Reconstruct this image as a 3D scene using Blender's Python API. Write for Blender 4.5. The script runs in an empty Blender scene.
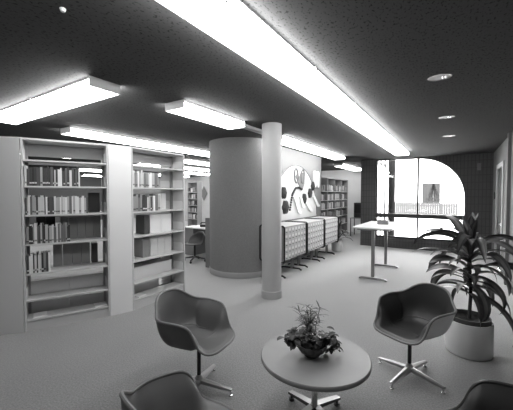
import bpy, math, random
from mathutils import Vector, Matrix

S = bpy.context.scene
C = S.collection
R = math.radians
PI = math.pi

# ------------------------------------------------------------------ camera, sky, exposure
EYE = 1.65
CEIL = 2.775
PSI = R(32.8)
cd = bpy.data.cameras.new('camera'); cam = bpy.data.objects.new('camera', cd); C.objects.link(cam)
cd.sensor_width = 36.0
cd.lens = 310.0 / 513.0 * 36.0
cd.clip_start = 0.05
cam.location = (0, 0, EYE)
cam.rotation_euler = (R(90 - 1.85), 0, PSI)
S.camera = cam

W = bpy.data.worlds.new('sky'); S.world = W
W.use_nodes = True
bg = W.node_tree.nodes['Background']
bg.inputs[0].default_value = (1, 1, 1, 1)
bg.inputs[1].default_value = 21.0
S.view_settings.view_transform = 'Standard'
S.view_settings.look = 'None'
S.view_settings.gamma = 1.0
S.view_settings.use_curve_mapping = False
S.view_settings.exposure = 0.0
TUBE = 9.5          # brightness of the fluorescent diffusers


def c2r(xc, zc):
    """point given sideways/ahead of the photographer -> room X, Y"""
    return (xc * math.cos(PSI) - zc * math.sin(PSI), xc * math.sin(PSI) + zc * math.cos(PSI))


# ------------------------------------------------------------------ materials
def mat(name, g, rough=0.6, metal=0.0, emit=0.0, spec=0.5, noise=None, bump=None, coat=0.0):
    m = bpy.data.materials.new(name); m.use_nodes = True
    nt = m.node_tree; b = nt.nodes['Principled BSDF']
    b.inputs['Base Color'].default_value = (g, g, g, 1)
    b.inputs['Roughness'].default_value = rough
    b.inputs['Metallic'].default_value = metal
    b.inputs['Specular IOR Level'].default_value = spec
    b.inputs['Coat Weight'].default_value = coat
    if emit:
        b.inputs['Emission Color'].default_value = (1, 1, 1, 1)
        b.inputs['Emission Strength'].default_value = emit
    tc = None
    if noise or bump:
        tc = nt.nodes.new('ShaderNodeTexCoord')
    if noise:                       # (scale, amount)
        n = nt.nodes.new('ShaderNodeTexNoise'); n.inputs['Scale'].default_value = noise[0]
        n.inputs['Detail'].default_value = 4
        nt.links.new(tc.outputs['Object'], n.inputs['Vector'])
        r = nt.nodes.new('ShaderNodeMapRange')
        r.inputs['From Min'].default_value = 0.3; r.inputs['From Max'].default_value = 0.7
        r.inputs['To Min'].default_value = g * (1 - noise[1]); r.inputs['To Max'].default_value = g * (1 + noise[1])
        nt.links.new(n.outputs['Fac'], r.inputs['Value'])
        nt.links.new(r.outputs['Result'], b.inputs['Base Color'])
    if bump:                        # (scale, strength, distance)
        n = nt.nodes.new('ShaderNodeTexNoise'); n.inputs['Scale'].default_value = bump[0]
        n.inputs['Detail'].default_value = 3
        nt.links.new(tc.outputs['Object'], n.inputs['Vector'])
        bp = nt.nodes.new('ShaderNodeBump'); bp.inputs['Strength'].default_value = bump[1]
        bp.inputs['Distance'].default_value = bump[2]
        nt.links.new(n.outputs['Fac'], bp.inputs['Height'])
        nt.links.new(bp.outputs['Normal'], b.inputs['Normal'])
    return m


def carpet_mat():
    m = mat('carpet', 0.3, rough=0.95, spec=0.1)
    nt = m.node_tree; b = nt.nodes['Principled BSDF']
    tc = nt.nodes.new('ShaderNodeTexCoord')
    n1 = nt.nodes.new('ShaderNodeTexNoise'); n1.inputs['Scale'].default_value = 75; n1.inputs['Detail'].default_value = 5
    n2 = nt.nodes.new('ShaderNodeTexNoise'); n2.inputs['Scale'].default_value = 1.3; n2.inputs['Detail'].default_value = 3
    for n in (n1, n2): nt.links.new(tc.outputs['Object'], n.inputs['Vector'])
    r1 = nt.nodes.new('ShaderNodeMapRange'); r1.inputs['From Min'].default_value = .3; r1.inputs['From Max'].default_value = .7
    r1.inputs['To Min'].default_value = .12; r1.inputs['To Max'].default_value = .28
    b.inputs['Sheen Weight'].default_value = 1.0; b.inputs['Sheen Roughness'].default_value = .5
    r2 = nt.nodes.new('ShaderNodeMapRange'); r2.inputs['From Min'].default_value = .3; r2.inputs['From Max'].default_value = .7
    r2.inputs['To Min'].default_value = .93; r2.inputs['To Max'].default_value = 1.07
    nt.links.new(n1.outputs['Fac'], r1.inputs['Value']); nt.links.new(n2.outputs['Fac'], r2.inputs['Value'])
    mu = nt.nodes.new('ShaderNodeMath'); mu.operation = 'MULTIPLY'
    nt.links.new(r1.outputs['Result'], mu.inputs[0]); nt.links.new(r2.outputs['Result'], mu.inputs[1])
    nt.links.new(mu.outputs[0], b.inputs['Base Color'])
    bp = nt.nodes.new('ShaderNodeBump'); bp.inputs['Strength'].default_value = .5; bp.inputs['Distance'].default_value = .004
    nt.links.new(n1.outputs['Fac'], bp.inputs['Height']); nt.links.new(bp.outputs['Normal'], b.inputs['Normal'])
    return m


def ceiling_mat():
    """sprayed acoustic ceiling with small dark fissures"""
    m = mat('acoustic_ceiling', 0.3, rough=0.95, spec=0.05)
    nt = m.node_tree; b = nt.nodes['Principled BSDF']
    tc = nt.nodes.new('ShaderNodeTexCoord')
    mp = nt.nodes.new('ShaderNodeMapping'); mp.inputs['Scale'].default_value = (1.0, .6, 1)
    nt.links.new(tc.outputs['Object'], mp.inputs['Vector'])
    n1 = nt.nodes.new('ShaderNodeTexNoise'); n1.inputs['Scale'].default_value = 62; n1.inputs['Detail'].default_value = 3
    nt.links.new(mp.outputs['Vector'], n1.inputs['Vector'])
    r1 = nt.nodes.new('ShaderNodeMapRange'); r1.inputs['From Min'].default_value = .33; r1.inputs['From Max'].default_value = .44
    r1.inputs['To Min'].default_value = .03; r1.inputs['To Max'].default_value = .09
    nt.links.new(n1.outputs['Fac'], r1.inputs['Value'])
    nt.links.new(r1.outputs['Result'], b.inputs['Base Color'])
    bp = nt.nodes.new('ShaderNodeBump'); bp.inputs['Strength'].default_value = .6; bp.inputs['Distance'].default_value = .006
    nt.links.new(r1.outputs['Result'], bp.inputs['Height']); nt.links.new(bp.outputs['Normal'], b.inputs['Normal'])
    return m


def brick_mat(axis):
    """dark ribbed brick: narrow upright ribs with level joints"""
    m = mat('ribbed_brick_' + axis, 0.06, rough=0.85)
    nt = m.node_tree; b = nt.nodes['Principled BSDF']
    tc = nt.nodes.new('ShaderNodeTexCoord')
    sp = nt.nodes.new('ShaderNodeSeparateXYZ'); nt.links.new(tc.outputs['Object'], sp.inputs[0])
    cb = nt.nodes.new('ShaderNodeCombineXYZ')
    nt.links.new(sp.outputs['X' if axis == 'x' else 'Y'], cb.inputs[0]); nt.links.new(sp.outputs['Z'], cb.inputs[1])
    br = nt.nodes.new('ShaderNodeTexBrick'); br.offset = 0.0
    br.inputs['Scale'].default_value = 1
    br.inputs['Brick Width'].default_value = .085; br.inputs['Row Height'].default_value = .2
    br.inputs['Mortar Size'].default_value = .009; br.inputs['Mortar Smooth'].default_value = .4
    br.inputs['Color1'].default_value = (.066, .066, .066, 1); br.inputs['Color2'].default_value = (.06, .06, .06, 1)
    br.inputs['Mortar'].default_value = (.036, .036, .036, 1)
    nt.links.new(cb.outputs[0], br.inputs['Vector']); nt.links.new(br.outputs['Color'], b.inputs['Base Color'])
    bp = nt.nodes.new('ShaderNodeBump'); bp.inputs['Strength'].default_value = .8; bp.inputs['Distance'].default_value = .02
    nt.links.new(br.outputs['Color'], bp.inputs['Height']); nt.links.new(bp.outputs['Normal'], b.inputs['Normal'])
    return m


def glass_mat():
    m = bpy.data.materials.new('window_glass'); m.use_nodes = True
    nt = m.node_tree; nt.nodes.remove(nt.nodes['Principled BSDF'])
    o = nt.nodes['Material Output']
    t = nt.nodes.new('ShaderNodeBsdfTransparent'); g = nt.nodes.new('ShaderNodeBsdfGlossy'); g.inputs['Roughness'].default_value = 0.02
    f = nt.nodes.new('ShaderNodeFresnel'); f.inputs['IOR'].default_value = 1.5
    mx = nt.nodes.new('ShaderNodeMixShader')
    nt.links.new(f.outputs[0], mx.inputs[0]); nt.links.new(t.outputs[0], mx.inputs[1]); nt.links.new(g.outputs[0], mx.inputs[2])
    nt.links.new(mx.outputs[0], o.inputs['Surface'])
    return m


M = dict(
    carpet=carpet_mat(), ceiling=ceiling_mat(), brick_x=brick_mat('x'), brick_y=brick_mat('y'), glass=glass_mat(),
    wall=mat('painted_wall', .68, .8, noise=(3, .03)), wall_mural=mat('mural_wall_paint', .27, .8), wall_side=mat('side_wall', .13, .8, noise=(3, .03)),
    booth=mat('booth_fabric', .2, .9, spec=.2, noise=(60, .12)), booth_base=mat('booth_base', .27, .7),
    column=mat('column_paint', .42, .45, noise=(2, .04)),
    shelf=mat('shelf_enamel', .55, .4), shelf_front=mat('panel_enamel', .74, .5), shelf_in=mat('shelf_inner_enamel', .28, .4),
    frame=mat('dark_window_frame', .03, .5), base=mat('baseboard_dark', .05, .6),
    tube=mat('lamp_diffuser', .8, .5, emit=TUBE), tube_side=mat('lamp_diffuser_side', .8, .5, emit=TUBE * 3.2), housing=mat('lamp_housing', .45, .4),
    chrome=mat('chrome', .75, .18, metal=1), alu=mat('brushed_aluminium', .5, .3, metal=1),
    post_black=mat('black_post', .012, .4), leg_dark=mat('dark_leg_cap', .05, .45),
    vinyl=mat('grey_vinyl', .11, .42, noise=(5, .06), bump=(60, .08, .002)), vinyl_dark=mat('dark_vinyl', .022, .42, bump=(60, .08, .002)),
    vinyl_black=mat('black_vinyl', .018, .45, bump=(60, .08, .002)),
    piping=mat('grey_piping', .17, .45), piping_dark=mat('dark_piping', .08, .45), piping_black=mat('black_piping', .03, .4),
    shell_grey=mat('grey_shell', .10, .45), shell_white=mat('white_shell', .85, .35), shell_black=mat('black_shell', .02, .4),
    laminate=mat('grey_laminate', .30, .42, noise=(8, .04)), lam_edge=mat('laminate_edge', .26, .5),
    white_top=mat('white_laminate', .75, .3), white=mat('white_enamel', .72, .4), planter=mat('planter_gloss', .62, .3),
    pot=mat('dark_pot', .05, .5), soil=mat('soil', .02, .95, bump=(30, 1, .02)),
    leaf=mat('leaf_green', .055, .35, noise=(12, .3)), leaf_mid=mat('leaf_stripe', .14, .35, noise=(12, .2)),
    leaf_small=mat('fern_leaf', .035, .5, noise=(20, .35)), leaf_light=mat('fine_leaf', .06, .5), bark=mat('bark', .05, .9, bump=(40, .8, .01)),
    bowl=mat('glazed_bowl', .05, .35, noise=(18, .6)),
    black=mat('black_enamel', .012, .4), grey=mat('grey_metal', .24, .4), card=mat('card_white', .62, .7), drawer=mat('drawer_front', .42, .5),
    dark_panel=mat('dark_panel', .05, .5), mid_panel=mat('mid_panel', .22, .6), paper=mat('paper', .8, .7),
    door=mat('door_dark', .02, .7, spec=.1), door_frame=mat('door_frame_paint', .4, .5),
    ground=mat('outdoor_paving', .75, .9, noise=(2, .05)), fence=mat('fence_wood', .04, .9, spec=.0), house=mat('house_wall', .5, .9), house_glass=mat('house_glass', .028, .9, spec=.0),
    shrub=mat('shrub_leaf', .01, .9, spec=.0), concrete=mat('concrete_post', .014, .8, spec=.0),
    mural_disc=mat('mural_disc', .72, .7), mural_grey=mat('mural_grey', .20, .7), mural_dark=mat('mural_dark', .035, .8, bump=(30, .8, .02)), mural_white=mat('mural_white', .85, .5),
    can=mat('downlight_reflector', .8, .12, metal=1), can_dark=mat('downlight_baffle', .01, .5),
    pages=mat('book_pages', .65, .8), tabletop_tall=mat('tall_table_leg', .22, .4),
)
BOOKG = [.03, .05, .08, .14, .25, .42, .62, .75]
for i, g in enumerate(BOOKG):
    M['book%d' % i] = mat('book_cloth_%s' % ['black', 'charcoal', 'dark', 'slate', 'grey', 'pale', 'cream', 'white'][i], g, .6)


# ------------------------------------------------------------------ mesh helpers
class MB:
    def __init__(s): s.v = []; s.f = []; s.m = []
    def add(s, vs, fs, mi=0, T=None):
        o = len(s.v)
        for p in vs:
            p = Vector(p)
            s.v.append(T @ p if T else p)
        for f in fs: s.f.append([i + o for i in f]); s.m.append(mi)
        return s
    def box(s, a, b, mi=0, T=None):
        x0, y0, z0 = a; x1, y1, z1 = b
        vs = [(x0, y0, z0), (x1, y0, z0), (x1, y1, z0), (x0, y1, z0), (x0, y0, z1), (x1, y0, z1), (x1, y1, z1), (x0, y1, z1)]
        return s.add(vs, [(0, 3, 2, 1), (4, 5, 6, 7), (0, 1, 5, 4), (1, 2, 6, 5), (2, 3, 7, 6), (3, 0, 4, 7)], mi, T)
    def lathe(s, prof, n=32, mi=0, T=None, cap0=True, cap1=True):
        vs = []; fs = []
        for r, z in prof:
            for k in range(n):
                a = 2 * PI * k / n; vs.append((r * math.cos(a), r * math.sin(a), z))
        for j in range(len(prof) - 1):
            for k in range(n):
                k2 = (k + 1) % n
                fs.append((j * n + k, j * n + k2, (j + 1) * n + k2, (j + 1) * n + k))
        if cap0: fs.append(tuple(range(n - 1, -1, -1)))
        if cap1: fs.append(tuple((len(prof) - 1) * n + k for k in range(n)))
        return s.add(vs, fs, mi, T)
    def tube(s, pts, r, n=8, mi=0, T=None, closed=False):
        pts = [Vector(p) for p in pts]; N = len(pts); vs = []; fs = []
        rr = r if isinstance(r, (list, tuple)) else [r] * N
        up = None
        for i, p in enumerate(pts):
            a = pts[(i - 1) % N] if (closed or i > 0) else p
            b = pts[(i + 1) % N] if (closed or i < N - 1) else p
            t = (b - a)
            if t.length < 1e-9: t = Vector((0, 0, 1))
            t.normalize()
            if up is None:
                up = Vector((0, 0, 1)) if abs(t.z) < .9 else Vector((1, 0, 0))
            u = up - t * up.dot(t)
            if u.length < 1e-6: u = t.orthogonal()
            u.normalize(); w = t.cross(u); up = u
            for k in range(n):
                an = 2 * PI * k / n
                vs.append(p + (u * math.cos(an) + w * math.sin(an)) * rr[i])
        for i in range(N if closed else N - 1):
            j = (i + 1) % N
            for k in range(n):
                k2 = (k + 1) % n
                fs.append((i * n + k, i * n + k2, j * n + k2, j * n + k))
        if not closed:
            fs.append(tuple(range(n - 1, -1, -1))); fs.append(tuple((N - 1) * n + k for k in range(n)))
        return s.add(vs, fs, mi, T)
    def prism(s, poly, z0, z1, mi=0, T=None):
        n = len(poly)
        vs = [(x, y, z0) for x, y in poly] + [(x, y, z1) for x, y in poly]
        fs = [tuple(range(n - 1, -1, -1)), tuple(range(n, 2 * n))]
        for k in range(n): fs.append((k, (k + 1) % n, n + (k + 1) % n, n + k))
        return s.add(vs, fs, mi, T)
    def build(s, name, mats, parent=None, smooth=False, bevel=0.0, loc=None, rotz=0.0):
        me = bpy.data.meshes.new(name); me.from_pydata([tuple(v) for v in s.v], [], s.f); me.update()
        if not isinstance(mats, (list, tuple)): mats = [mats]
        for m in mats: me.materials.append(M[m] if isinstance(m, str) else m)
        for p, mi in zip(me.polygons, s.m): p.material_index = mi; p.use_smooth = smooth
        o = bpy.data.objects.new(name, me); C.objects.link(o)
        if parent is not None: o.parent = parent
        if loc is not None: o.location = loc
        o.rotation_euler[2] = rotz
        if bevel:
            b = o.modifiers.new('bevel', 'BEVEL'); b.width = bevel; b.segments = 2; b.limit_method = 'ANGLE'
        if smooth:
            try: me.set_sharp_from_angle(angle=R(40))
            except Exception: pass
        return o


def tag(o, label=None, cat=None, group=None, kind=None):
    if label: o['label'] = label
    if cat: o['category'] = cat
    if group: o['group'] = group
    if kind: o['kind'] = kind
    return o


def empty(name, loc, rz=0, label=None, cat=None, group=None):
    o = bpy.data.objects.new(name, None); C.objects.link(o); o.location = loc; o.rotation_euler[2] = rz
    o.empty_display_size = .1
    return tag(o, label, cat, group)


def copy_tree(o, parent=None):
    c = o.copy(); C.objects.link(c)
    if parent is not None: c.parent = parent
    for ch in list(o.children): copy_tree(ch, c)
    return c


def struct(name, mb, m, **k):
    return tag(mb.build(name, m, **k), kind='structure')


def rrect(x0, y0, x1, y1, r, n=5):
    pts = []
    for cx, cy, a0 in ((x1 - r, y1 - r, 0), (x0 + r, y1 - r, 90), (x0 + r, y0 + r, 180), (x1 - r, y0 + r, 270)):
        for k in range(n + 1):
            a = R(a0 + 90 * k / n); pts.append((cx + r * math.cos(a), cy + r * math.sin(a)))
    return pts


# ------------------------------------------------------------------ room shell
XR = .82            # right wall
YW = 10.43          # window wall
XC = -2.64          # left end of the window wall
YB = 13.9           # far wall of the stacks
XL = -20.0
Y0 = -3.5
WT = .28            # window wall thickness
struct('floor', MB().box((XL, Y0, -.1), (XR, YW, 0)).box((XL, YW, -.1), (XC, YB, 0)), 'carpet')
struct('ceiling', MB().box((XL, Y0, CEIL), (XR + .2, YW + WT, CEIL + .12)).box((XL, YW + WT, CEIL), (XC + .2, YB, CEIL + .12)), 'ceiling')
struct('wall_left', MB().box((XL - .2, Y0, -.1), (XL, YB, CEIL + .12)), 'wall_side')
struct('wall_far', MB().box((XL - .2, YB, -.1), (XC + .2, YB + .2, CEIL + .12)), 'wall')
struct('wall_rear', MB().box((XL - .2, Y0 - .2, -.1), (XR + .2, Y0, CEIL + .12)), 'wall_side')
# right wall with the door opening
DY0, DY1, DZ = 8.15, 9.35, 2.34
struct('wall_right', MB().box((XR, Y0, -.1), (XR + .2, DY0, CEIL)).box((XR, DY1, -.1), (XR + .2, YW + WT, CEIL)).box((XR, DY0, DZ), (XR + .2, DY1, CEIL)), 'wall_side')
# return wall of the far alcove
struct('wall_alcove', MB().box((XC, YW + WT, -.1), (XC + .2, YB, CEIL)), 'wall')

# window wall: brick with an opening that ends in a quarter arch
WX0, WX1, WZ0 = -2.178, .227, .295
AR = 1.203; AX = WX1 - AR; AZ = CEIL - AR
mb = MB()
mb.box((XC, YW, -.1), (WX0, YW + WT, CEIL))
mb.box((WX0, YW, -.1), (WX1, YW + WT, WZ0))
N = 24
arc = [(AX + AR * math.sin(PI / 2 * k / N), AZ + AR * math.cos(PI / 2 * k / N)) for k in range(N + 1)]
poly = arc + [(WX1, -.1), (XR + .2, -.1), (XR + .2, CEIL)]
T = Matrix(((1, 0, 0, 0), (0, 0, 1, 0), (0, 1, 0, 0), (0, 0, 0, 1)))   # (x, z, y)
for k in range(N):
    a, b = arc[k], arc[k + 1]
    mb.prism([(a[0], a[1]), (b[0], b[1]), (b[0], CEIL), (a[0], CEIL)], YW, YW + WT, 0, T)
mb.box((WX1, YW, -.1), (XR, YW + WT, CEIL))
struct('wall_window', mb, 'brick_x')

# window frame, bars, glass
fy0, fy1 = YW + .10, YW + .16
mb = MB()
mb.box((WX0, fy0, WZ0), (WX0 + .03, fy1, CEIL))
mb.box((WX0, fy0, WZ0), (WX1, fy1, WZ0 + .06))
mb.box((WX0, fy0, CEIL - .03), (AX, fy1, CEIL))
mb.box((WX0, fy0 - .05, .94), (WX1, fy1, 1.07))
mb.box((-1.005, fy0 - .03, WZ0), (-.955, fy1, CEIL))
mb.box((-1.945, fy0, 1.0), (-1.905, fy1, CEIL))
mb.box((-1.945, fy0, WZ0), (-1.905, fy1, 1.0))
mb.box((-2.06, fy0, WZ0), (-2.035, fy1, CEIL))
mb.box((WX1 - .035, fy0, WZ0), (WX1, fy1, AZ))
for k in range(N):
    a, b = arc[k], arc[k + 1]
    ia = (AX + (a[0] - AX) * .97, AZ + (a[1] - AZ) * .97); ib = (AX + (b[0] - AX) * .97, AZ + (b[1] - AZ) * .97)
    mb.prism([a, b, ib, ia], fy0, fy1, 0, T)
win = struct('window_1', mb, 'frame')
g = MB()
g.box((WX0 + .01, fy0 + .03, WZ0 + .01), (AX, fy0 + .036, CEIL - .01))
gp = [(AX, WZ0 + .01), (WX1 - .01, WZ0 + .01), (WX1 - .01, AZ)] + [(AX + (p[0] - AX) * .985, AZ + (p[1] - AZ) * .985) for p in reversed(arc)]
g.prism(gp, fy0 + .03, fy0 + .036, 0, T)
g.build('window_glass', 'glass', win)

# right door: frame, dark leaf
d = struct('door_1', MB().box((XR + .004, DY0 + .081, .0), (XR + .05, DY1 - .081, DZ - .081)), 'door')
f = MB()
f.box((XR - .025, DY0 - .02, 0), (XR + .14, DY0 + .08, DZ + .02)).box((XR - .025, DY1 - .08, 0), (XR + .14, DY1 + .02, DZ + .02)).box((XR - .025, DY0 + .08, DZ - .08), (XR + .14, DY1 - .08, DZ + .02))
f.build('door_frame', 'door_frame', d, bevel=.005)
MB().box((XR - .03, DY0 + .13, 1.0), (XR + .004, DY0 + .19, 1.06)).box((XR - .05, DY0 + .13, 1.015), (XR - .03, DY0 + .28, 1.045)).build('door_handle', 'chrome', d)
struct('baseboard_right', MB().box((XR - .012, Y0, 0), (XR, DY0 - .02, .09)).box((XR - .012, DY1 + .02, 0), (XR, YW, .09)), 'base')
struct('baseboard_window', MB().box((XC, YW - .015, 0), (XR - .012, YW, .05)), 'base')
# pilaster on the right wall near the door
struct('trim_1', MB().box((XR - .05, 7.20, 0), (XR, 7.32, CEIL)), 'wall_side')

# mural wall beside the booth
MX = -3.43
struct('wall_mural', MB().box((MX - .16, 5.95, 0), (MX, 8.91, CEIL)), 'wall_mural')
# round booth and column
BX, BY, BR = -3.93, 5.50, .69
struct('trim_2', MB().lathe([(BR, .0), (BR, CEIL)], 72), 'booth', smooth=True, loc=(BX, BY, 0))
struct('trim_3', MB().lathe([(BR + .012, .0), (BR + .012, .10), (BR, .115)], 72, cap1=False), 'booth_base', smooth=True, loc=(BX, BY, 0))
col = struct('trim_4', MB().lathe([(.158, 0), (.158, CEIL)], 48), 'column', smooth=True, loc=(-2.50, 4.33, 0))
struct('trim_5', MB().lathe([(.165, 0), (.165, .115), (.158, .12)], 48, cap1=False), 'column', smooth=True, loc=(-2.50, 4.33, 0))

# ------------------------------------------------------------------ outdoors
struct('ground', MB().box((-40, YW + WT, -.3), (40, 60, -.1)), 'ground')
fn = empty('slat_fence', (0, 27, -.1), 0, 'pale upright board fence outside beyond the patio', 'fence')
mb = MB()
for k in range(74):
    x = -11 + k * .15
    mb.box((x, 0, .0), (x + .142, .025, 1.16))
mb.build('board_panel', 'fence', fn)
for k in range(5):
    MB().box((-11 + k * 2.5, .03, 0), (-10.9 + k * 2.5, .13, 1.1)).build('post', 'fence', fn)
MB().box((-11, .0255, .25), (0, .06, .33)).box((-11, .0255, .9), (0, .06, .98)).build('rail', 'fence', fn)
hs = empty('neighbouring_house', (-1.35, 33, -.1), 0, 'white house wall standing beyond the board fence', 'building')
MB().box((-22, 0, 0), (22, 6, 6.0)).build('wall', 'house', hs)
fw = MB().box((-1.35, -.06, .9), (.1, 0, 2.85)).build('window', 'house_glass', hs)
MB().box((-1.45, -.1, .85), (-1.35, -.0, 2.95)).box((.1, -.1, .85), (.2, -.0, 2.95)).box((-1.45, -.1, 2.85), (.2, 0, 2.95)).build('window_frame', 'house', fw)
sh = empty('conifer', (-1.7, 31.5, -.1), 0, 'small pointed evergreen in front of the house window', 'tree')
rnd = random.Random(4)
mb = MB()
for k in range(700):
    t = rnd.random() ** .8; r = .75 * (1 - t) * math.sqrt(rnd.random()) + .02; a = rnd.random() * 2 * PI
    p = Vector((r * math.cos(a), r * math.sin(a), 1.0 + t * 1.7))
    q = Vector((rnd.uniform(-1, 1), rnd.uniform(-1, 1), rnd.uniform(-.3, 1))).normalized() * .1
    w = q.orthogonal().normalized() * .03
    mb.add([p - w, p + w, p + q], [(0, 1, 2)])
mb.build('foliage', 'shrub', sh)
MB().lathe([(.05, 0), (.03, 2.2)], 10).build('trunk', 'bark', sh)
pl = tag(MB().lathe([(.11, -.1), (.11, 3.0)], 24).build('porch_post', 'concrete', smooth=True, loc=(-1.86, 11.4, 0)), 'thick dark porch post just outside the left panes', 'post')
struct('trim_6', MB().box((-1.35, 10.9, -.1), (-.35, 13.4, -.02)), 'house')


# ------------------------------------------------------------------ fluorescent ceiling lights
def make_light(L=1.25, w=.32, h=.1):
    t = empty('ceiling_light', (0, 0, 0))
    MB().box((-w / 2 + .02, 0, -.025), (w / 2 - .02, L, 0)).build('housing', 'housing', t)
    pr = [(-w / 2, -h + .012), (-w / 2 + .02, -h), (w / 2 - .02, -h), (w / 2, -h + .012), (w / 2 - .008, -.026), (-w / 2 + .008, -.026)]
    TT = Matrix(((1, 0, 0, 0), (0, 0, 1, 0), (0, 1, 0, 0), (0, 0, 0, 1)))
    o = MB().prism(pr, .006, L - .006, 0, TT).build('diffuser', ['tube', 'tube_side'], t)
    for p in o.data.polygons:
        if abs(p.normal.x) > .6: p.material_index = 1
    MB().box((-w / 2 - .003, 0, -h + .004), (w / 2 + .003, .006, 0)).build('end_cap', 'housing', t)
    MB().box((-w / 2 - .003, L - .006, -h + .004), (w / 2 + .003, L, 0)).build('end_cap', 'housing', t)
    return t


light0 = make_light()
first = [True]
def place_light(x, y, rz, label, group=None):
    o = light0 if first[0] else copy_tree(light0)
    first[0] = False
    o.location = (x, y, CEIL); o.rotation_euler[2] = rz
    o['label'] = label; o['category'] = 'ceiling light'
    if group: o['group'] = group
    elif 'group' in o: del o['group']
    return o

lab = ['nearest lit diffuser of the long ceiling strip, cut by the top edge', 'second lit diffuser of the long ceiling strip', 'third lit diffuser of the long ceiling strip',
       'fourth lit diffuser of the long ceiling strip', 'fifth lit diffuser of the long ceiling strip', 'sixth lit diffuser of the long ceiling strip', 'last lit diffuser of the long ceiling strip, nearest the arched window']
for k in range(0, 7):
    y = .08 + 1.25 * k
    lb = lab[k] if k >= 0 else 'diffuser of the long ceiling strip above and behind the viewer'
    place_light(-1.205, y, 0, lb, 'diffusers of the long ceiling strip')
place_light(-2.87, 2.63, 0, 'single short lit box fixture on the ceiling before the column')
lab = ['lit fixture just behind the column', 'middle lit fixture of the row over the mural', 'lit fixture at the far end of the row over the mural']
for k in range(3):
    place_light(-2.87, 5.1 + 1.27 * k, 0, lab[k], 'fixtures of the row over the mural')
place_light(-2.92, 1.79, R(90), 'short end of the crosswise fixture at upper left', 'crosswise fixtures at upper left')
place_light(-4.17, 1.79, R(90), 'crosswise lit fixture at upper left, cut by the left edge', 'crosswise fixtures at upper left')
for k in range(5):
    place_light(-5.5, 2.65 + 1.27 * k, 0, ['nearest', 'second', 'third', 'fourth', 'last'][k] + ' lit fixture of the row just behind the bookcases', 'row just behind the bookcases')
for j, (X, ys) in enumerate(((-7.3, 5.3), (-9.1, 6.6), (-11.0, 7.6), (-13.4, 6.9), (-17.0, 9.0))):
    k = 0
    while ys + 1.27 * k + 1.25 < YB:
        place_light(X, ys + 1.27 * k, 0, 'distant lit fixture in ceiling row %s beyond the bookcases' % ['second', 'third', 'fourth', 'fifth', 'farthest'][j], 'distant ceiling fixtures row %d' % (j + 2))
        k += 1
place_light(-9.1, 3.3, 0, 'lone lit fixture glimpsed above the top shelf of the left bookcase')
for k, (x, y) in enumerate(((-3.55, 10.9), (-3.55, 12.2))):
    place_light(x, y, 0, ['nearer', 'farther'][k] + ' lit fixture in the alcove left of the window wall', 'alcove fixtures')
tag(MB().box((-2.93, 3.89, CEIL - .05), (-2.83, 5.09, CEIL - .001)).build('cable_raceway', 'housing'), 'thin unlit raceway joining ceiling fixtures beside the column', 'raceway')

# recessed downlights
for k, (x, y) in enumerate(((-.155, 3.47), (-.14, 5.28), (-.14, 6.98))):
    t = empty('recessed_downlight', (x, y, CEIL), 0, ['nearest and largest unlit recessed downlight, right part of ceiling', 'middle unlit recessed downlight, right part of ceiling', 'farthest unlit recessed downlight, near the arch window'][k], 'downlight', 'recessed downlights')
    MB().lathe([(.088, -.004), (.100, -.006), (.104, -.0005), (.088, -.0005)], 32, cap0=False, cap1=False).build('trim_ring', 'leg_dark', t, smooth=True)
    MB().lathe([(.087, -.003), (.05, -.002), (.0, -.002)], 32, cap0=False, cap1=False).build('baffle', 'can_dark', t)
    mb = MB()
    for q in range(2):
        mb.box((.02 + q * .025, -.03, -.008), (.026 + q * .025, .03, -.003))
    mb.build('reflector', 'can', t)
tag(MB().lathe([(.010, -.02), (.015, -.014), (.015, -.010), (.018, -.004), (.018, 0)], 16).build('sprinkler_head', 'paper', loc=(*c2r(-1.17, 1.91), CEIL)), 'tiny white sprinkler head on the ceiling at upper left', 'sprinkler')


# ------------------------------------------------------------------ bookcases
SH = [.14, .375, .70, 1.055, 1.41, 1.76, 2.075]
HT = 2.33
DEP = .56
def shelving(loc, ang, L, label):
    t = empty('bookcase', (loc[0], loc[1], 0), ang, label, 'bookcase', None)
    MB().box((0, 0, 0), (.022, DEP, HT)).build('side_panel', 'shelf', t, bevel=.003)
    MB().box((L - .022, 0, 0), (L, DEP, HT)).build('side_panel', 'shelf', t, bevel=.003)
    MB().box((.022, 0, HT - .022), (L - .022, DEP, HT)).build('top_panel', 'shelf', t)
    MB().box((.022, .02, 0), (L - .022, .035, .11)).build('kick_plate', 'shelf', t)
    MB().box((.022, DEP / 2 - .01, 2.14), (L - .022, DEP / 2 + .01, HT - .03)).build('header_panel', 'shelf_in', t)
    for x in (.022, L - .052):
        MB().box((x, DEP / 2 - .02, .11), (x + .03, DEP / 2 + .02, HT - .022)).build('upright', 'shelf_in', t)
    for i, z in enumerate(SH):
        for s in (0, 1):
            y0, y1 = (.008, .245) if s == 0 else (DEP - .245, DEP - .008)
            o = MB().box((.024, y0, z - .02), (L - .024, y1, z)).build('shelf', 'shelf', t, bevel=.002)
            if i > 0:
                for x in (.0245, L - .034):
                    b = MB(); b.prism([(y0 + .01, z), (y1, z), (y1, z + .14), (y0 + .035, z + .14), (y0 + .01, z + .115)], x, x + .0025, 0, Matrix(((0, 0, 1, 0), (1, 0, 0, 0), (0, 1, 0, 0), (0, 0, 0, 1))))
                    b.build('bracket', 'shelf_front', o)
    return t


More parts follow.
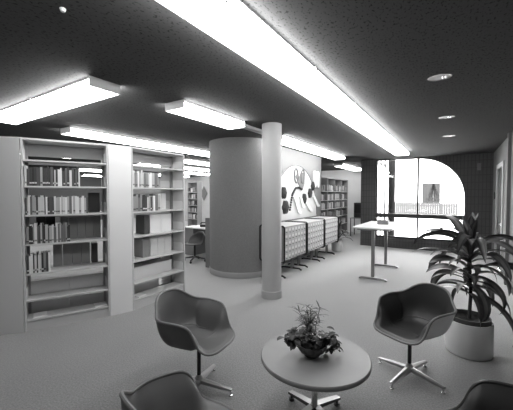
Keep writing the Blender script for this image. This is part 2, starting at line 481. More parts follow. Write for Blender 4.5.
U1 = dict(loc=(-4.325, 1.575), ang=math.atan2(.85, .40), L=.94)
U2 = dict(loc=(-3.84, 2.72), ang=R(91.5), L=1.035)
shelving(U1['loc'], U1['ang'], U1['L'], 'left grey metal bookcase, farther left of the two, with four rows of books')
shelving(U2['loc'], U2['ang'], U2['L'], 'right grey metal bookcase, next to the round booth, with pale boxes')
e1 = (U1['loc'][0] + U1['L'] * math.cos(U1['ang']), U1['loc'][1] + U1['L'] * math.sin(U1['ang']))
def panel(a, b, label, n_in=.5):
    a = Vector((*a, 0)); b = Vector((*b, 0)); d = b - a; L = d.length; ang = math.atan2(d.y, d.x)
    t = MB().box((.003, 0.0, 0), (L - .003, .02, HT)).build('filler_panel', 'shelf_front', loc=(a.x, a.y, 0), rotz=ang, bevel=.003)
    return tag(t, label, 'panel')
panel(e1, (U2['loc'][0], U2['loc'][1] - .003), 'narrow plain pale panel filling the gap between the two bookcases')
u = Vector((-.18, -.19)).normalized()
panel((U1['loc'][0] + u.x * .9, U1['loc'][1] + u.y * .9), (U1['loc'][0] - .004, U1['loc'][1] - .004), 'plain grey panel at the left edge beside the left bookcase')

# book masters: one of each cover tone
rb = random.Random(11)
book_mesh = {}
def book(tone):
    if tone not in book_mesh:
        m = MB().box((0, 0, 0), (.004, 1, 1)).box((.99, 0, 0), (1, 1, 1)) if False else MB()
        m.box((0, 0, 0), (.1, 1, 1)).box((.9, 0, 0), (1, 1, 1)).box((.1, 0, 0), (.9, .03, 1)).box((.1, .03, .02), (.9, .97, .97), 1)
        m.box((.05, -.006, .12), (.95, 0, .2), 2 )
        lbl = ['book6', 'book6', 'book2', 'book3', 'book1', 'book2', 'book4', 'book7'][tone]
        o = m.build('book', ['book%d' % tone, 'pages', lbl])
        book_mesh[tone] = o
        return o
    o = book_mesh[tone].copy(); C.objects.link(o)
    return o

TN = ['black', 'black', 'dark', 'dark', 'grey', 'pale', 'pale', 'pale']
def row(U, z, f0, f1, where, hmin=.19, hmax=.25, wmin=.012, wmax=.028, y=.018, tones=(0, 1, 2, 3, 4, 5, 6, 7), dep=.16, rear=False, group=None, lean=.0):
    L = U['L']; x = .035 + f0 * (L - .07); xe = .035 + f1 * (L - .07)
    ca, sa = math.cos(U['ang']), math.sin(U['ang'])
    while x < xe - .01:
        w = rb.uniform(wmin, wmax); w = min(w, xe - x)
        tn = rb.choice(tones); h = rb.uniform(hmin, hmax)
        dpt = dep * rb.uniform(.85, 1)
        if rear: o = None
        o = book(tn)
        o.scale = (w - .001, dpt, h)
        yy = y + rb.uniform(0, .012)
        o.location = (U['loc'][0] + ca * x - sa * yy, U['loc'][1] + sa * x + ca * yy, z + .001)
        o.rotation_euler = (0, 0, U['ang'])
        kind = ['dark', 'dark', 'dark', 'grey', 'grey', 'pale', 'pale', 'pale'][tn]
        tag(o, '%s-spined book %s' % (kind, where), 'book', group or ('%s-spined books %s' % (kind, where)))
        x += w
def boxes(U, z, f0, f1, n, where, name, cat, m, h, y=.30, dep=.2, gap=.004, group=True):
    L = U['L']; ca, sa = math.cos(U['ang']), math.sin(U['ang'])
    x0 = .035 + f0 * (L - .07); w = (f1 - f0) * (L - .07) / n
    for k in range(n):
        mb = MB().box((0, 0, 0), (w - gap, dep, h)).box((w * .35, -.003, h * .1), (w * .6, 0, h * .16), 0)
        o = mb.build(name, m, bevel=.002)
        x = x0 + k * w
        o.location = (U['loc'][0] + ca * x - sa * y, U['loc'][1] + sa * x + ca * y, z + .001); o.rotation_euler[2] = U['ang']
        tag(o, where, cat, (where + ' group') if n > 1 else None)

LB, RBk = 'left bookcase', 'right bookcase'
row(U1, SH[5], .0, .66, 'in the topmost book row of the left bookcase', tones=(0, 1, 1, 2, 2, 3, 3, 5, 6, 7))
row(U1, SH[4], .0, .76, 'in the second book row of the left bookcase', tones=(1, 2, 3, 5, 5, 6, 6, 7, 7), hmin=.2, hmax=.235)
row(U1, SH[3], .0, .53, 'in the third book row of the left bookcase', tones=(0, 1, 2, 3, 3, 4, 5, 6))
row(U1, SH[2], .0, .27, 'in the lowest short book row of the left bookcase', tones=(0, 1, 2, 4, 6, 7))
boxes(U1, SH[4], .79, .95, 1, 'wide dark box standing behind the second book row of the left bookcase', 'file_box', 'file box', 'dark_panel', .27, y=.30)
boxes(U1, SH[3], .40, .96, 5, 'grey file box on the rear side of the third book row, left bookcase', 'file_box', 'file box', 'mid_panel', .30)
boxes(U1, SH[3], .10, .34, 2, 'dark file box behind the third book row of the left bookcase', 'file_box', 'file box', 'dark_panel', .31)
boxes(U1, SH[2], .30, .80, 4, 'grey file box right of the lowest short book row, left bookcase', 'file_box', 'file box', 'mid_panel', .29)
boxes(U1, SH[2], .82, .91, 1, 'dark file box at the right end above the empty lower shelves, left bookcase', 'file_box', 'file box', 'dark_panel', .27)
boxes(U1, SH[1], .02, .98, 2, 'long low grey board box on the second lowest shelf, left bookcase', 'storage_box', 'box', 'shelf', .17, y=.28, dep=.2)
boxes(U1, SH[0], .02, .98, 2, 'long low grey box on the bottom shelf of the left bookcase', 'storage_box', 'box', 'shelf', .13, y=.28, dep=.2)
row(U2, SH[5], .0, .48, 'in the top book row of the right bookcase', tones=(3, 5, 6, 7, 7, 5, 4), hmin=.2, hmax=.25, wmin=.02, wmax=.05)
row(U2, SH[4], .0, .52, 'in the second book row of the right bookcase', tones=(0, 1, 3, 4, 6, 7, 5), hmin=.2, hmax=.27, wmin=.02, wmax=.05)
boxes(U2, SH[4], .52, .80, 3, 'pale file box beside the second book row of the right bookcase', 'file_box', 'file box', 'shelf_front', .28, y=.2)
boxes(U2, SH[3], .26, .36, 1, 'dark file box on the middle shelf of the right bookcase', 'file_box', 'file box', 'dark_panel', .29, y=.1)
boxes(U2, SH[3], .37, .82, 2, 'wide white file box on the middle shelf of the right bookcase', 'file_box', 'file box', 'white', .29, y=.1)
boxes(U2, SH[2], .24, .38, 1, 'dark grey file box below the white boxes, right bookcase', 'file_box', 'file box', 'mid_panel', .29, y=.12)
boxes(U2, SH[2], .39, .84, 3, 'light grey file box below the white boxes, right bookcase', 'file_box', 'file box', 'shelf', .29, y=.12)
boxes(U2, SH[1], .02, .90, 1, 'long low pale box on the second lowest shelf, right bookcase', 'storage_box', 'box', 'shelf_front', .19, y=.18)
boxes(U2, SH[1], .08, .85, 1, 'added dark slab for the shaded gap behind the low pale box on the second lowest shelf, right bookcase', 'storage_box', 'box', 'dark_panel', .26, y=.39, dep=.14)  # dark slab put in for the shaded slot above the pale box
boxes(U2, SH[0], .02, .70, 1, 'long low pale box on the bottom shelf, right bookcase', 'storage_box', 'box', 'shelf', .15, y=.28)
for U, f, lb in ((U1, .06, 'flat white sheet at the left end of the bottom shelf, left bookcase'), (U1, .78, 'flat white sheet at the right end of the bottom shelf, left bookcase'), (U2, .1, 'flat white sheet on the bottom shelf of the right bookcase')):
    x = f * U['L'] + .03; ca, sa = math.cos(U['ang']), math.sin(U['ang']); y = .05
    o = MB().prism([(0, 0), (.14, .01), (.13, .17), (-.01, .16)], 0, .012).build('white_sheet', 'paper', loc=(U['loc'][0] + ca * x - sa * y, U['loc'][1] + sa * x + ca * y, SH[0] + .001), rotz=U['ang'])
    tag(o, lb, 'paper')  # thin white sheets laid on the bottom shelves


# ------------------------------------------------------------------ background bookcases
def wall_bookcase(x, y, ang, L, label, where, seed, z_rows=(.1, .45, .8, 1.13, 1.46, 1.79), HH=2.3, toprow=True, fill=.95, wmul=1.0):
    t = empty('wall_bookcase', (x, y, 0), ang, label, 'bookcase')
    D = .28
    MB().box((0, 0, 0), (.03, D, HH)).build('side_panel', 'shelf_in', t)
    MB().box((L - .03, 0, 0), (L, D, HH)).build('side_panel', 'shelf_in', t)
    MB().box((.03, 0, HH - .03), (L - .03, D, HH)).build('top_panel', 'shelf_in', t)
    MB().box((.03, D - .015, 0), (L - .03, D, HH - .03)).build('back_panel', 'mid_panel', t)
    n = max(1, round(L / .92))
    for k in range(1, n):
        MB().box((L * k / n - .012, .01, 0), (L * k / n + .012, D - .016, HH - .03)).build('divider', 'shelf_in', t)
    for z in z_rows:
        for k in range(n):
            a = L * k / n + (.03 if k == 0 else .012); b = L * (k + 1) / n - (.03 if k == n - 1 else .012)
            MB().box((a, .005, z - .02), (b, D - .016, z)).build('shelf', 'shelf', t)
    U = dict(loc=(x, y), ang=ang, L=L)
    for j, z in enumerate(z_rows[1:] if len(z_rows) > 4 else z_rows):
        for k in range(n):
            a = L * k / n + .035; b = L * (k + 1) / n - .035
            f0 = (a - .035) / (L - .07); f1 = (a + (b - a) * fill * rb.uniform(.8, 1) - .035) / (L - .07)
            row(U, z, f0, f1, 'on the %s' % where, wmin=.04 * wmul, wmax=.07 * wmul, tones=(1, 2, 4, 5, 5, 6, 7), y=.03, dep=.17)
    return t
# runs away along the alcove, faces +X
wall_bookcase(-4.0, 10.2, R(90), 3.4, 'long bookcase full of books in the alcove past the mural', 'long alcove bookcase past the mural', 3, wmul=1.55)
# far stacks seen in the gap left of the booth
wall_bookcase(-11.55, 11.42, R(-12), .86, 'distant bookcase seen in the gap between shelves and booth', 'distant bookcase in the gap', 5, wmul=1.4)
o = MB()
o.prism([(0, -.42), (.26, 0), (0, .42), (-.26, 0)], -.02, .03, 0, T)
for a in (0, 90, 180, 270):
    o.prism([(.0 + .17 * math.cos(R(a + 45 + q)) * (1 if q % 2 else 1), .25 * math.sin(R(a + 45 + q))) for q in range(0, 90, 15)], .03, .05, 0, T)
o = o.build('wall_ornament', 'mid_panel', loc=(-12.65, YB - .06, 1.74)); tag(o, 'grey diamond-shaped ornament on the distant pale wall', 'ornament')

# partition beside the booth
tag(MB().box((0, 0, 0), (.14, .03, 1.13)).build('low_screen', 'booth', loc=(-4.78, 5.27, 0), rotz=R(10)), 'low grey fabric screen at the left side of the round booth', 'screen')
# desk and chair in the gap
t = empty('office_desk', (-6.35, 6.1, 0), R(0), 'small office desk seen through the gap left of the booth', 'desk')
MB().box((0, 0, .74), (1.35, .7, .77)).build('desktop', 'white_top', t, bevel=.004)
MB().box((.02, .03, 0), (.35, .67, .739)).build('pedestal', 'grey', t)
MB().box((1.3, .05, 0), (1.33, .65, .739)).build('leg', 'grey', t)
MB().box((.35, .03, .60), (1.3, .62, .739)).build('drawer_apron', 'dark_panel', t)
MB().box((.35, .622, .2), (1.3, .64, .739)).build('modesty_panel', 'dark_panel', t)
ph = empty('desk_telephone', (-5.85, 6.42, .77), R(20), 'dark telephone on the desk in the gap', 'telephone')
MB().prism([(-.1, -.1), (.1, -.1), (.08, .1), (-.08, .1)], 0, .07).build('body', 'black', ph, bevel=.01)
MB().tube([(-.11, 0, .08), (-.09, 0, .11), (.09, 0, .11), (.11, 0, .08)], .02).build('handset', 'black', ph, smooth=True)
dc = empty('desk_chair', (-5.45, 5.62, 0), R(180), 'dark office chair tucked at the desk in the gap', 'chair')
def bowl_mesh(w, d, zs, zt, n=20, k=8):
    m = MB(); vs = []; fs = []
    for j in range(k + 1):
        s = j / k
        for i in range(n):
            a = 2 * PI * i / n
            top = zs + .02 + (zt - zs) * max(0, -math.sin(a)) ** .7
            vs.append((w * math.cos(a) * math.sin(s * PI / 2) ** .8, d * math.sin(a) * math.sin(s * PI / 2) ** .8, zs + (top - zs) * (1 - math.cos(s * PI / 2)) ** 1.2))
    for j in range(k):
        for i in range(n):
            fs.append((j * n + i, j * n + (i + 1) % n, (j + 1) * n + (i + 1) % n, (j + 1) * n + i))
    return m.add(vs, fs)
o = bowl_mesh(.25, .25, .42, .71).build('shell', 'vinyl_dark', dc, smooth=True); sm = o.modifiers.new('t', 'SOLIDIFY'); sm.thickness = .02
MB().lathe([(.025, .1), (.025, .43)], 12).build('post', 'black', dc)
for k in range(4):
    a = k * PI / 2 + .4
    lg = MB().tube([(0, 0, .12), (.27 * math.cos(a), .27 * math.sin(a), .07)], [.025, .015]).build('leg', 'black', dc)
    MB().lathe([(.012, 0), (.028, .015), (.028, .04), (.012, .06)], 12).build('caster', 'black', lg, loc=(.27 * math.cos(a), .27 * math.sin(a), 0))

# ------------------------------------------------------------------ card cabinets along the mural wall
CX = -2.75; CD = .53; CL = 1.07
cab_lab = ['nearest card cabinet, just right of the column', 'middle card cabinet of the three below the mural', 'farthest card cabinet of the three below the mural']
def make_cabinet():
    t = empty('card_cabinet', (0, 0, 0))
    z0, z1 = .37, 1.03
    MB().box((-CD, .03, z0), (-.02, CL - .03, z1)).build('body', 'grey', t, bevel=.006)
    MB().box((-CD - .005, .028, z1), (0.0, CL - .028, z1 + .014)).build('top_panel', 'shelf', t, bevel=.003)
    for y in (.013, CL - .013):
        pts = [(a, y, b) for a, b in rrect(-CD - .01, z0 - .02, .012, z1 + .02, .05)]
        MB().tube(pts, .0165, 8, closed=True).build('end_frame', 'black', t, smooth=True)
    nc, nr = 7, 5
    w = (CL - .08) / nc; h = (z1 - z0 - .03) / nr
    base = None
    for r in range(nr):
        for c in range(nc):
            if base is None:
                m = MB().box((-.018, .004, .004), (0, w - .004, h - .004))
                m.box((0, w * .22, h * .5), (.004, w * .8, h * .82), 1)
                m.tube([(.0, w * .4, h * .3), (.018, w * .45, h * .26), (.018, w * .58, h * .26), (0, w * .63, h * .3)], .004, 6, 2)
                base = m.build('drawer', ['drawer', 'card', 'leg_dark'], t); o = base
            else:
                o = base.copy(); C.objects.link(o); o.parent = t
            o.location = (0, .04 + c * w, z0 + .015 + r * h)
    for x in (-CD + .12, -.14):
        pass
    for s in (-.035, .035):
        MB().box((-CD / 2 - .02, CL - .16 + s - .012, .04), (-CD / 2 + .02, CL - .16 + s + .012, z0)).build('post', 'grey', t)
    MB().tube([(-CD + .0, CL - .16, .03), (-CD + .05, CL - .16, .05), (-.1, CL - .16, .05), (-.04, CL - .16, .02)], .02, 8).build('foot', 'black', t, smooth=True)
    for s in (-.035, .035):
        MB().box((-CD / 2 - .02, .16 + s - .012, .04), (-CD / 2 + .02, .16 + s + .012, z0)).build('post', 'grey', t)
    MB().tube([(-CD + .0, .16, .03), (-CD + .05, .16, .05), (-.1, .16, .05), (-.04, .16, .02)], .02, 8).build('foot', 'black', t, smooth=True)
    return t
cab0 = make_cabinet()
for k in range(3):
    o = cab0 if k == 0 else copy_tree(cab0)
    o.location = (CX, 5.22 + k * (CL + .012), 0)
    tag(o, cab_lab[k], 'card cabinet', 'card cabinets below the mural')

# ------------------------------------------------------------------ mural
mu = empty('wall_relief', (MX, 7.2, 1.1), 0, 'white domed mural with abstract loops and dark blossoms on the far wall', 'mural')
TM = Matrix(((0, 0, 1, 0), (1, 0, 0, 0), (0, 1, 0, 0), (0, 0, 0, 1)))      # (y, z, out)
dome = [(1.3 * math.cos(PI * k / 40), 1.3 * math.sin(PI * k / 40)) for k in range(41)] + [(-1.3, -.05), (1.3, -.05)]
MB().prism(dome, .0, .02, 0, TM).build('dome_panel', 'mural_disc', mu)
MB().tube([(.025, p[0], p[1]) for p in dome[:41]], .010, 6).build('dome_outline', 'mural_grey', mu)
def ell(cx, cy, a, b, rot=0, n=24):
    return [(cx + a * math.cos(2 * PI * k / n) * math.cos(rot) - b * math.sin(2 * PI * k / n) * math.sin(rot), cy + a * math.cos(2 * PI * k / n) * math.sin(rot) + b * math.sin(2 * PI * k / n) * math.cos(rot)) for k in range(n)]
MB().prism([(-.10, 1.02), (.0, 1.10), (.10, 1.0), (.20, 1.12), (.36, 1.14), (.44, 1.0), (.42, .84), (.30, .68), (.22, .68), (.06, .84)], .02, .035, 0, TM).build('tulip_body', 'mural_grey', mu)
for cx, rt in ((-.08, .12), (.30, -.22)):
    MB().tube([(.035, p[0], p[1]) for p in ell(cx, 1.04, .10, .18, rt)], .018, 6, closed=True).build('tulip_loop', 'mural_grey', mu)
mb = MB(); pts = [(.25, .70), (.08, .74), (-.12, .72), (-.30, .56), (-.43, .19)]
for k in range(26):
    s = k / 25 * 3.999; i = int(s); fr = s - i
    a, b = pts[i], pts[i + 1]
    p = (a[0] + (b[0] - a[0]) * fr, a[1] + (b[1] - a[1]) * fr)
    mb.prism(ell(p[0], p[1], .024, .026), .02, .05, 0, TM)
mb.build('bead_chain', 'mural_dark', mu)
def blossom(cy, cz, r):
    m = MB(); n = 24; k = 6; vs = []; fs = []
    for j in range(k + 1):
        ph = j / k * PI / 2
        for i in range(n):
            a = 2 * PI * i / n; rr = r * math.cos(ph) * (1 + .09 * math.cos(a * 6)) + .001
            vs.append((.02 + .5 * r * math.sin(ph), cy + rr * math.cos(a), cz + 1.1 * rr * math.sin(a)))
    for j in range(k):
        for i in range(n): fs.append((j * n + i, j * n + (i + 1) % n, (j + 1) * n + (i + 1) % n, (j + 1) * n + i))
    m.add(vs, fs).build('blossom', 'mural_dark', mu, smooth=True)
for c in ((-.74, .60, .13), (-.66, .26, .15), (.42, .455, .125), (.80, .60, .125), (1.0, .80, .12)): blossom(*c)
for a, b in (((-.26, .50), (.06, .12)), ((.10, .50), (.30, .26)), ((.46, .34), (.82, .14)), ((.98, .50), (1.32, .26))):
    MB().prism([(a[0], a[1]), (a[0] + .09, a[1] + .04), (b[0] + .06, b[1] + .03), (b[0] + .16, b[1] - .01), (b[0] + .12, b[1] - .06), (b[0] - .04, b[1] - .04)], .022, .06, 0, TM).build('ribbon', 'mural_white', mu)
for cy in (1.06, 1.30):
    MB().prism(rrect(cy, .76, cy + .16, 1.24, .075), .002, .05, 0, TM).build('petal', 'mural_white', mu)

# potted plant past the cabinets
def leaf(mb, base, az, el, L, w, droop, n=9, mi=0, mi2=None, fold=.25, twist=0):
    p = Vector(base); d_az = Vector((math.cos(az), math.sin(az), 0)); side = Vector((-math.sin(az), math.cos(az), 0))
    vs = []; fs = []; e = el; step = L / n; az2 = az
    for i in range(n + 1):
        t = i / n
        ww = w * (math.sin(PI * min(1, t * .93 + .07)) ** .75) * .5 if t < 1 else .001
        dirv = Vector((math.cos(az2), math.sin(az2), 0)) * math.cos(e) + Vector((0, 0, math.sin(e)))
        sd = Vector((-math.sin(az2), math.cos(az2), 0))
        nrm = dirv.cross(sd); 
        if nrm.z < 0 and abs(e) < PI / 2: nrm = -nrm
        tw = twist * t
        sd2 = sd * math.cos(tw) + nrm * math.sin(tw); n2 = nrm * math.cos(tw) - sd * math.sin(tw)
        for q, f in ((-1, fold), (-.4, fold * .4), (0, 0), (.4, fold * .4), (1, fold)):
            vs.append(p + sd2 * (ww * q) + n2 * (ww * f))
        p = p + dirv * step
        e -= droop / n * (.6 + .9 * t)
        az2 += twist * .15 / n
    for i in range(n):
        for q in range(4):
            a = i * 5 + q
            fs.append((a, a + 1, a + 6, a + 5))
    o = len(mb.v)
    for v in vs: mb.v.append(v)
    for k, f_ in enumerate(fs):
        mb.f.append([i + o for i in f_]); q = k % 4
        mb.m.append(mi2 if (mi2 is not None and q in (1, 2)) else mi)
t = empty('potted_plant', (-2.93, 8.92, 0), 0, 'dark leafy plant in a pale pot past the farthest card cabinet', 'potted plant')
MB().lathe([(.13, 0), (.155, .02), (.165, .34), (.15, .34), (.14, .3), (0.0, .3)], 28, cap1=False).build('pot', 'planter', t, smooth=True)
mb = MB(); rl = random.Random(3)
for k in range(34):
    leaf(mb, (rl.uniform(-.05, .05), rl.uniform(-.05, .05), .3 + rl.random() * .3), rl.random() * 6.28, rl.uniform(.2, 1.3), rl.uniform(.3, .55), .06, rl.uniform(1, 2.4))
mb.build('foliage', 'leaf', t, smooth=True)

# dark viewing machine in the alcove
t = empty('viewing_machine', (-3.26, 12.8, .74), R(0), 'dark boxy machine with a screen on a stand in the alcove', 'machine')
MB().prism(rrect(-.2, -.22, .2, .25, .03), 0, .6).build('body', 'black', t)
MB().box((-.17, -.235, .2), (.17, -.22, .54)).build('screen', 'door', t)
t = empty('machine_stand', (-3.26, 12.8, 0), 0, 'grey stand holding the dark machine in the alcove', 'stand')
MB().box((-.33, -.3, .71), (.33, .3, .74)).build('tabletop', 'grey', t)
for sx in (-.3, .3):
    for sy in (-.27, .27): MB().box((sx - .015, sy - .015, 0), (sx + .015, sy + .015, .71)).build('leg', 'black', t)

# ------------------------------------------------------------------ tall counter table
t = empty('standing_table', (-1.34, 6.9, 0), 0, 'tall standing-height table with a pale top near the arched window', 'table')
MB().box((-.36, -.80, 1.0), (.36, .80, 1.03)).build('tabletop', 'white_top', t, bevel=.004)
for sy in (-.655, .655):
    pp = MB().box((-.03, sy - .025, .06), (.03, sy + .025, .965)).build('leg', 'tabletop_tall', t, bevel=.004)
    MB().prism([(-.26, 0), (-.26, .03), (-.2, .05), (.2, .05), (.26, .03), (.26, 0), (.22, 0), (.22, .012), (-.22, .012), (-.22, 0)], sy - .025, sy + .025, 0, T).build('foot', 'tabletop_tall', pp)
    MB().box((-.3, sy - .02, .962), (.3, sy + .02, .9995)).build('support_bar', 'grey', t)
o = empty('card_box', (-1.3, 7.0, 1.0305), 0, 'small open box of cards on the tall standing table', 'box')
MB().box((-.11, -.07, 0), (.11, .07, .008)).box((-.11, -.07, 0), (-.1, .07, .09)).box((.1, -.07, 0), (.11, .07, .09)).box((-.1, -.07, 0), (.1, -.062, .09)).box((-.1, .062, 0), (.1, .07, .09)).build('tray', 'grey', o)
MB().box((-.09, -.05, .009), (.09, .05, .085)).build('cards', 'paper', o)


# ------------------------------------------------------------------ shell armchairs
RIM = [(0, .262, .422), (.07, .262, .422), (.135, .256, .425), (.188, .238, .432), (.222, .205, .446), (.238, .165, .478), (.247, .135, .53), (.256, .115, .585), (.268, .092, .628),
       (.284, .06, .65), (.295, .01, .659), (.304, -.05, .663), (.309, -.11, .664), (.304, -.16, .664), (.285, -.205, .668), (.25, -.24, .684), (.215, -.272, .712), (.18, -.306, .745), (.13, -.335, .775), (.07, -.35, .79), (0, -.355, .795)]
CEN = Vector((0, .0, .400))
def rimloop(n=72):
    pts = [Vector(p) for p in RIM] + [Vector((-p[0], p[1], p[2])) for p in reversed(RIM[1:-1])]
    N0 = len(pts)
    def cr(a, b, c, d, t):
        return .5 * ((2 * b) + (c - a) * t + (2 * a - 5 * b + 4 * c - d) * t * t + (3 * b - a - 3 * c + d) * t ** 3)
    out = []
    for i in range(n):
        s = i / n * N0; k = int(s); f_ = s - k
        out.append(cr(pts[(k - 1) % N0], pts[k], pts[(k + 1) % N0], pts[(k + 2) % N0], f_))
    return out
def shellgrid(off=0.0, grow=1.0, k=14, n=72):
    rim = rimloop(n); rows = []
    for j in range(k + 1):
        s = j / k
        rw = []
        for p in rim:
            d = p - CEN
            rise = d.z
            # quarter-ellipse wall: flat seat, then steep side, small outward flare at the rim
            ph = s * PI / 2
            steep = min(1, max(0, (rise - .05) / .2))
            hx = math.sin(ph) ** (1.0) if steep == 0 else math.sin(ph) ** (1 - .28 * steep)
            hx = s * (1 - steep) + hx * steep
            # widen low, flare last part
            vz = (1 - math.cos(ph)) ** (1.35 + .25 * steep)
            vz = (s ** 2.2) * (1 - steep) + vz * steep
            # keep the bowl narrower than the arm flange
            pinch = 1.0
            ax = abs(d.x) / .33
            pinch = 1 - .24 * steep * ax * math.sin(PI * s ** 1.7) * min(1, max(0, (d.y + .26) / .12))
            q = CEN + Vector((d.x * hx * pinch, d.y * hx, rise * vz))
            if steep == 0 and s > .85: pass
            rw.append(q)
        rows.append(rw)
    # normals & offset
    out = []
    for j in range(k + 1):
        rw = []
        for i in range(n):
            a = rows[j][(i - 1) % n]; b = rows[j][(i + 1) % n]
            c = rows[max(0, j - 1)][i]; e = rows[min(k, j + 1)][i]
            nn = (e - c).cross(b - a) * -1
            if j == 0 or nn.length < 1e-9: nn = Vector((0, 0, 1))
            nn.normalize()
            # point to the inside (up / toward the seat centre)
            tgt = CEN + Vector((0, 0, .45)) - rows[j][i]
            if nn.dot(tgt) < 0: nn = -nn
            rw.append(rows[j][i] + nn * off)
        out.append(rw)
    return out
def gridmesh(rows):
    m = MB(); n = len(rows[0]); vs = [rows[0][0]]; fs = []
    for rw in rows[1:]: vs += rw
    for i in range(n): fs.append((0, 1 + i, 1 + (i + 1) % n))
    for j in range(1, len(rows) - 1):
        for i in range(n):
            a = 1 + (j - 1) * n; b = 1 + j * n
            fs.append((a + i, b + i, b + (i + 1) % n, a + (i + 1) % n))
    return m.add(vs, fs)

def make_chair():
    t = empty('shell_armchair', (0, 0, 0))
    g0 = shellgrid(0.0)
    sh = gridmesh(g0).build('shell', 'shell_grey', t, smooth=True)
    k = len(g0) - 1; pad = []
    for j in range(k + 1):
        th = .028 if j < k - 1 else (.02 if j == k - 1 else .006)
        gg = shellgrid(th)
        pad.append(gg[j])
    gridmesh(pad).build('upholstery', 'vinyl', t, smooth=True)
    rim = shellgrid(.004)[-1]
    MB().tube(rim, .010, 8, closed=True).build('edge_piping', 'piping', t, smooth=True)
    # seam where the seat meets the back
    ga = shellgrid(.030); n = len(ga[0]); sm = []
    for i in range(int(n * .25) + 2, int(n * .75) - 1): sm.append(ga[7][i])
    MB().tube(sm, .0035, 6).build('seam', 'piping', t, smooth=True)
    MB().lathe([(.07, .375), (.09, .385), (.09, .396)], 24).build('mount_plate', 'leg_dark', t)
    MB().lathe([(.017, .10), (.017, .385)], 16).build('post', 'post_black', t, smooth=True)
    MB().lathe([(.02, .055), (.032, .065), (.032, .105), (.02, .13)], 20).build('hub', 'alu', t, smooth=True)
    for q in range(4):
        a = R(8 + 90 * q); ca, sa = math.cos(a), math.sin(a)
        Tm = Matrix.Rotation(a, 4, 'Z')
        m = MB()
        vs = []; secs = [(.02, .092, .034, .022), (.12, .080, .030, .020), (.22, .066, .024, .016), (.30, .054, .019, .012)]
        for x, z, hw, hh in secs:
            for (yy, zz) in ((-hw, z - hh), (hw, z - hh), (hw * .75, z), (0, z + hh * .35), (-hw * .75, z)): vs.append((x, yy, zz))
        fs = []
        for j in range(3):
            for i in range(5): fs.append((j * 5 + i, j * 5 + (i + 1) % 5, (j + 1) * 5 + (i + 1) % 5, (j + 1) * 5 + i))
        fs += [(4, 3, 2, 1, 0), (15, 16, 17, 18, 19)]
        m.add(vs, fs, 0, Tm)
        lg = m.build('leg', 'alu', t)
        MB().lathe([(.017, 0), (.017, .008), (.009, .012), (.009, .045), (.014, .055)], 14).build('glide', 'chrome', lg, smooth=True, loc=(.287 * ca, .287 * sa, 0))
    return t

def swap(o, mapping):
    for ch in o.children:
        nm = ch.name.split('.')[0]
        if nm in mapping:
            ch.data = ch.data.copy(); ch.data.materials[0] = M[mapping[nm]]
        swap(ch, mapping)
def face(fx, fz):
    X, Y = fx * math.cos(PSI) - fz * math.sin(PSI), fx * math.sin(PSI) + fz * math.cos(PSI)
    return math.atan2(Y, X) - PI / 2
chA = make_chair()
def put(ch, xc, zc, fang, label):
    x, y = c2r(xc, zc); ch.location = (x, y, 0)
    ch.rotation_euler[2] = face(math.cos(R(fang)), math.sin(R(fang)))
    tag(ch, label, 'armchair')
    return ch
chB = copy_tree(chA); chC = copy_tree(chA); chD = copy_tree(chA)
put(chA, -.488, 2.585, -25, 'grey shell armchair left of the round table, standing before the bookcases')
put(chB, 1.385, 2.76, -152, 'dark shell armchair with white outer shell right of the round table')
put(chC, -.269, 1.48, 45, 'grey shell armchair cut off at the bottom left of the photo')
put(chD, 1.075, 1.38, 138, 'black shell armchair cut off at the bottom right corner')
swap(chB, {'shell': 'shell_white', 'upholstery': 'vinyl_dark', 'edge_piping': 'piping', 'seam': 'piping_dark'})
swap(chD, {'shell': 'shell_black', 'upholstery': 'vinyl_black', 'edge_piping': 'piping_black', 'seam': 'piping_black'})

# ------------------------------------------------------------------ round table with its plant
tx, ty = c2r(.427, 2.24)
t = empty('round_table', (tx, ty, 0), PSI, 'round grey coffee table on a four-legged metal base, centre foreground', 'table')
TR = .394
MB().lathe([(TR - .012, .447), (TR - .004, .449), (TR, .455), (TR, .471), (TR - .003, .4755)], 96, mi=0).build('table_edge', 'lam_edge', t, smooth=True)
MB().lathe([(TR - .003, .4757), (TR - .006, .480), (0, .480)], 96, cap0=False, cap1=False).build('tabletop', 'laminate', t, smooth=True)
MB().lathe([(.12, .439), (.12, .4465)], 24).build('mount_plate', 'leg_dark', t)
MB().lathe([(.024, .07), (.024, .439)], 20).build('post', 'chrome', t, smooth=True)
for q in range(4):
    a = R(35 + 90 * q); ca, sa = math.cos(a), math.sin(a); Tm = Matrix.Rotation(a, 4, 'Z')
    secs = [(.0, .11, .026, .03), (.13, .09, .024, .026), (.27, .065, .020, .018)]
    vs = []
    for x, z, hw, hh in secs:
        for (yy, zz) in ((-hw, z - hh), (hw, z - hh), (hw, z), (-hw, z)): vs.append((x, yy, zz))
    m = MB()
    for j in range(2):
        for i in range(4): m.add([vs[j * 4 + i], vs[j * 4 + (i + 1) % 4], vs[(j + 1) * 4 + (i + 1) % 4], vs[(j + 1) * 4 + i]], [(0, 1, 2, 3)], 0 if i == 2 else 1, Tm)
    m.add([vs[8], vs[9], vs[10], vs[11]], [(0, 1, 2, 3)], 1, Tm)
    lg = m.build('leg', ['alu', 'leg_dark'], t)
    MB().lathe([(.022, 0), (.022, .02), (.01, .024), (.01, .05)], 14).build('glide', 'leg_dark', lg, smooth=True, loc=(.25 * ca, .25 * sa, 0))

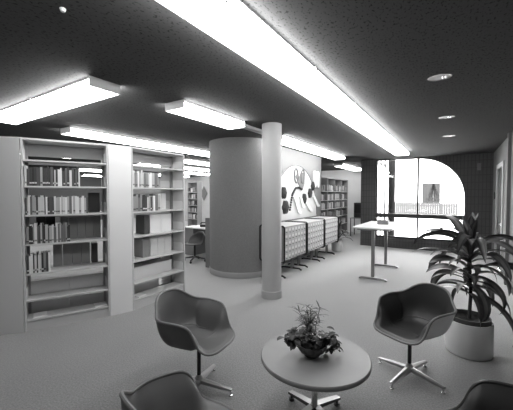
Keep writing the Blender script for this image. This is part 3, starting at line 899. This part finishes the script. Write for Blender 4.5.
bx, by = c2r(.402, 2.222)
pb = empty('potted_table_plant', (bx, by, .4815), 0, 'ferny houseplant in a dark fluted bowl on the round table', 'potted plant')
n = 48; prof = [(.05, 0), (.055, .008), (.053, .016), (.082, .035), (.104, .065), (.112, .095), (.106, .095), (.098, .075), (.0, .07)]
vs = []; fs = []
for r_, z in prof:
    for k in range(n):
        a = 2 * PI * k / n; rr = r_ * (1 + (.05 * math.cos(a * 12) if .02 < z and r_ > .07 else 0)); vs.append((rr * math.cos(a), rr * math.sin(a), z))
for j in range(len(prof) - 1):
    for k in range(n): fs.append((j * n + k, j * n + (k + 1) % n, (j + 1) * n + (k + 1) % n, (j + 1) * n + k))
fs.append(tuple(range(n - 1, -1, -1)))
MB().add(vs, fs).build('bowl', 'bowl', pb, smooth=True)
MB().lathe([(.096, .074), (.05, .088), (0, .09)], 24, cap0=False, cap1=False).build('soil', 'soil', pb)
rl = random.Random(8)
mb = MB()
# rounded ivy-like leaves mounded low and trailing to both sides
def blob(px, py, pz, n, sx, sy, sz, lmin, lmax):
    for k in range(n):
        b = (px + rl.gauss(0, sx), py + rl.gauss(0, sy), max(.03, pz + rl.gauss(0, sz)))
        leaf(mb, b, rl.random() * 6.28, rl.uniform(-.9, .6), rl.uniform(lmin, lmax), rl.uniform(.03, .045), rl.uniform(.3, 1.5), n=5)
blob(0, 0, .125, 56, .05, .05, .018, .04, .07)
rx, ry = math.cos(PSI), math.sin(PSI)
blob(-.12 * rx, -.12 * ry, .14, 44, .03, .03, .022, .045, .07)
blob(-.16 * rx, -.16 * ry, .11, 22, .018, .02, .03, .04, .06)
blob(.11 * rx, .11 * ry, .14, 16, .03, .03, .015, .04, .06)
blob(.145 * rx, .145 * ry, .085, 30, .014, .02, .035, .06, .08)
for v in mb.v: v.z = max(v.z, .004)
mb.build('ivy_leaves', 'leaf_small', pb, smooth=True)
st = MB(); fr = MB()
for k in range(9):
    a = rl.random() * 6.28; lean = rl.uniform(.0, .35); H = rl.uniform(.19, .27)
    pts = [(0.012 * math.cos(a), .012 * math.sin(a), .09)]
    for j in range(1, 6):
        s = j / 5; pts.append((.02 * math.cos(a) + lean * H * s * s * math.cos(a), .02 * math.sin(a) + lean * H * s * s * math.sin(a), .09 + H * s))
    st.tube(pts, .0018, 5)
    for j in range(2, 6):
        for q in range(5):
            az = rl.random() * 6.28
            leaf(fr, pts[j], az, rl.uniform(-.1, .8), rl.uniform(.06, .105), .010, rl.uniform(.4, 1.4), n=5, fold=.1)
st.build('stems', 'leaf_small', pb); fr.build('fine_leaves', 'leaf_light', pb, smooth=True)

# ------------------------------------------------------------------ dracaena in a white planter
px_, py_ = c2r(2.235, 3.22)
dr = empty('potted_dracaena', (px_, py_, 0), 0, 'tall dracaena with long arching leaves in a white cylinder planter, right side', 'potted plant')
PR = .212
MB().lathe([(PR - .025, 0), (PR - .008, .006), (PR, .03), (PR, .335), (PR - .004, .345), (PR - .014, .345), (PR - .018, .335), (PR - .018, .1), (0, .1)], 64, cap1=False).build('planter', 'planter', dr, smooth=True)
MB().lathe([(PR - .045, .11), (PR - .026, .34), (PR - .022, .385), (PR - .034, .385), (PR - .045, .34), (0, .33)], 48, cap1=False).build('inner_pot', 'pot', dr, smooth=True)
MB().lathe([(PR - .042, .345), (.08, .352), (0, .356)], 32, cap0=False, cap1=False).build('soil', 'soil', dr)
MB().tube([(0, 0, .33), (.01, .005, .6), (-.005, .01, .9), (.0, .0, 1.2)], [.017, .016, .014, .012], 10).build('stem', 'bark', dr, smooth=True)
rl = random.Random(21)
mb = MB()
ga = 2.399963
for k in range(50):
    s = k / 49
    z = .60 + .58 * s
    el = .0 + .85 * s + rl.uniform(-.3, .3)
    L = rl.uniform(.48, .80) * (1 - .15 * s)
    az = k * ga + rl.uniform(-.3, .3); dr_ = rl.uniform(1.2, 2.6) - .3 * s
    toch = math.atan2(chB.location[1] - py_, chB.location[0] - px_)
    df = abs((az - toch + PI) % (2 * PI) - PI)
    if df < .75 and z < 1.0: L = min(L, .42); el = max(el, .55); dr_ = min(dr_, 1.3)
    leaf(mb, (0, 0, z), az, el, L, rl.uniform(.085, .115), dr_, n=14, mi=0, mi2=1, twist=rl.uniform(-1.4, 1.4))
for k in range(8):
    leaf(mb, (0, 0, 1.15), k * ga + .5, rl.uniform(1.25, 1.5), rl.uniform(.24, .34), .095, rl.uniform(.05, .4), n=12, mi=0, mi2=1)
mb.build('foliage', ['leaf', 'leaf_mid'], dr, smooth=True)

# small fixtures on the right side
tag(MB().box((XR - .02, 9.85, 1.55), (XR - .0005, 9.98, 1.72)).build('wall_thermostat', 'black'), 'small dark wall plate on the right wall between door and window wall', 'wall plate')
tag(MB().box((.47, YW - .03, 2.33), (.55, YW - .0005, 2.52)).build('wall_speaker', 'vinyl'), 'small grey box high on the brick wall right of the arch', 'wall box')
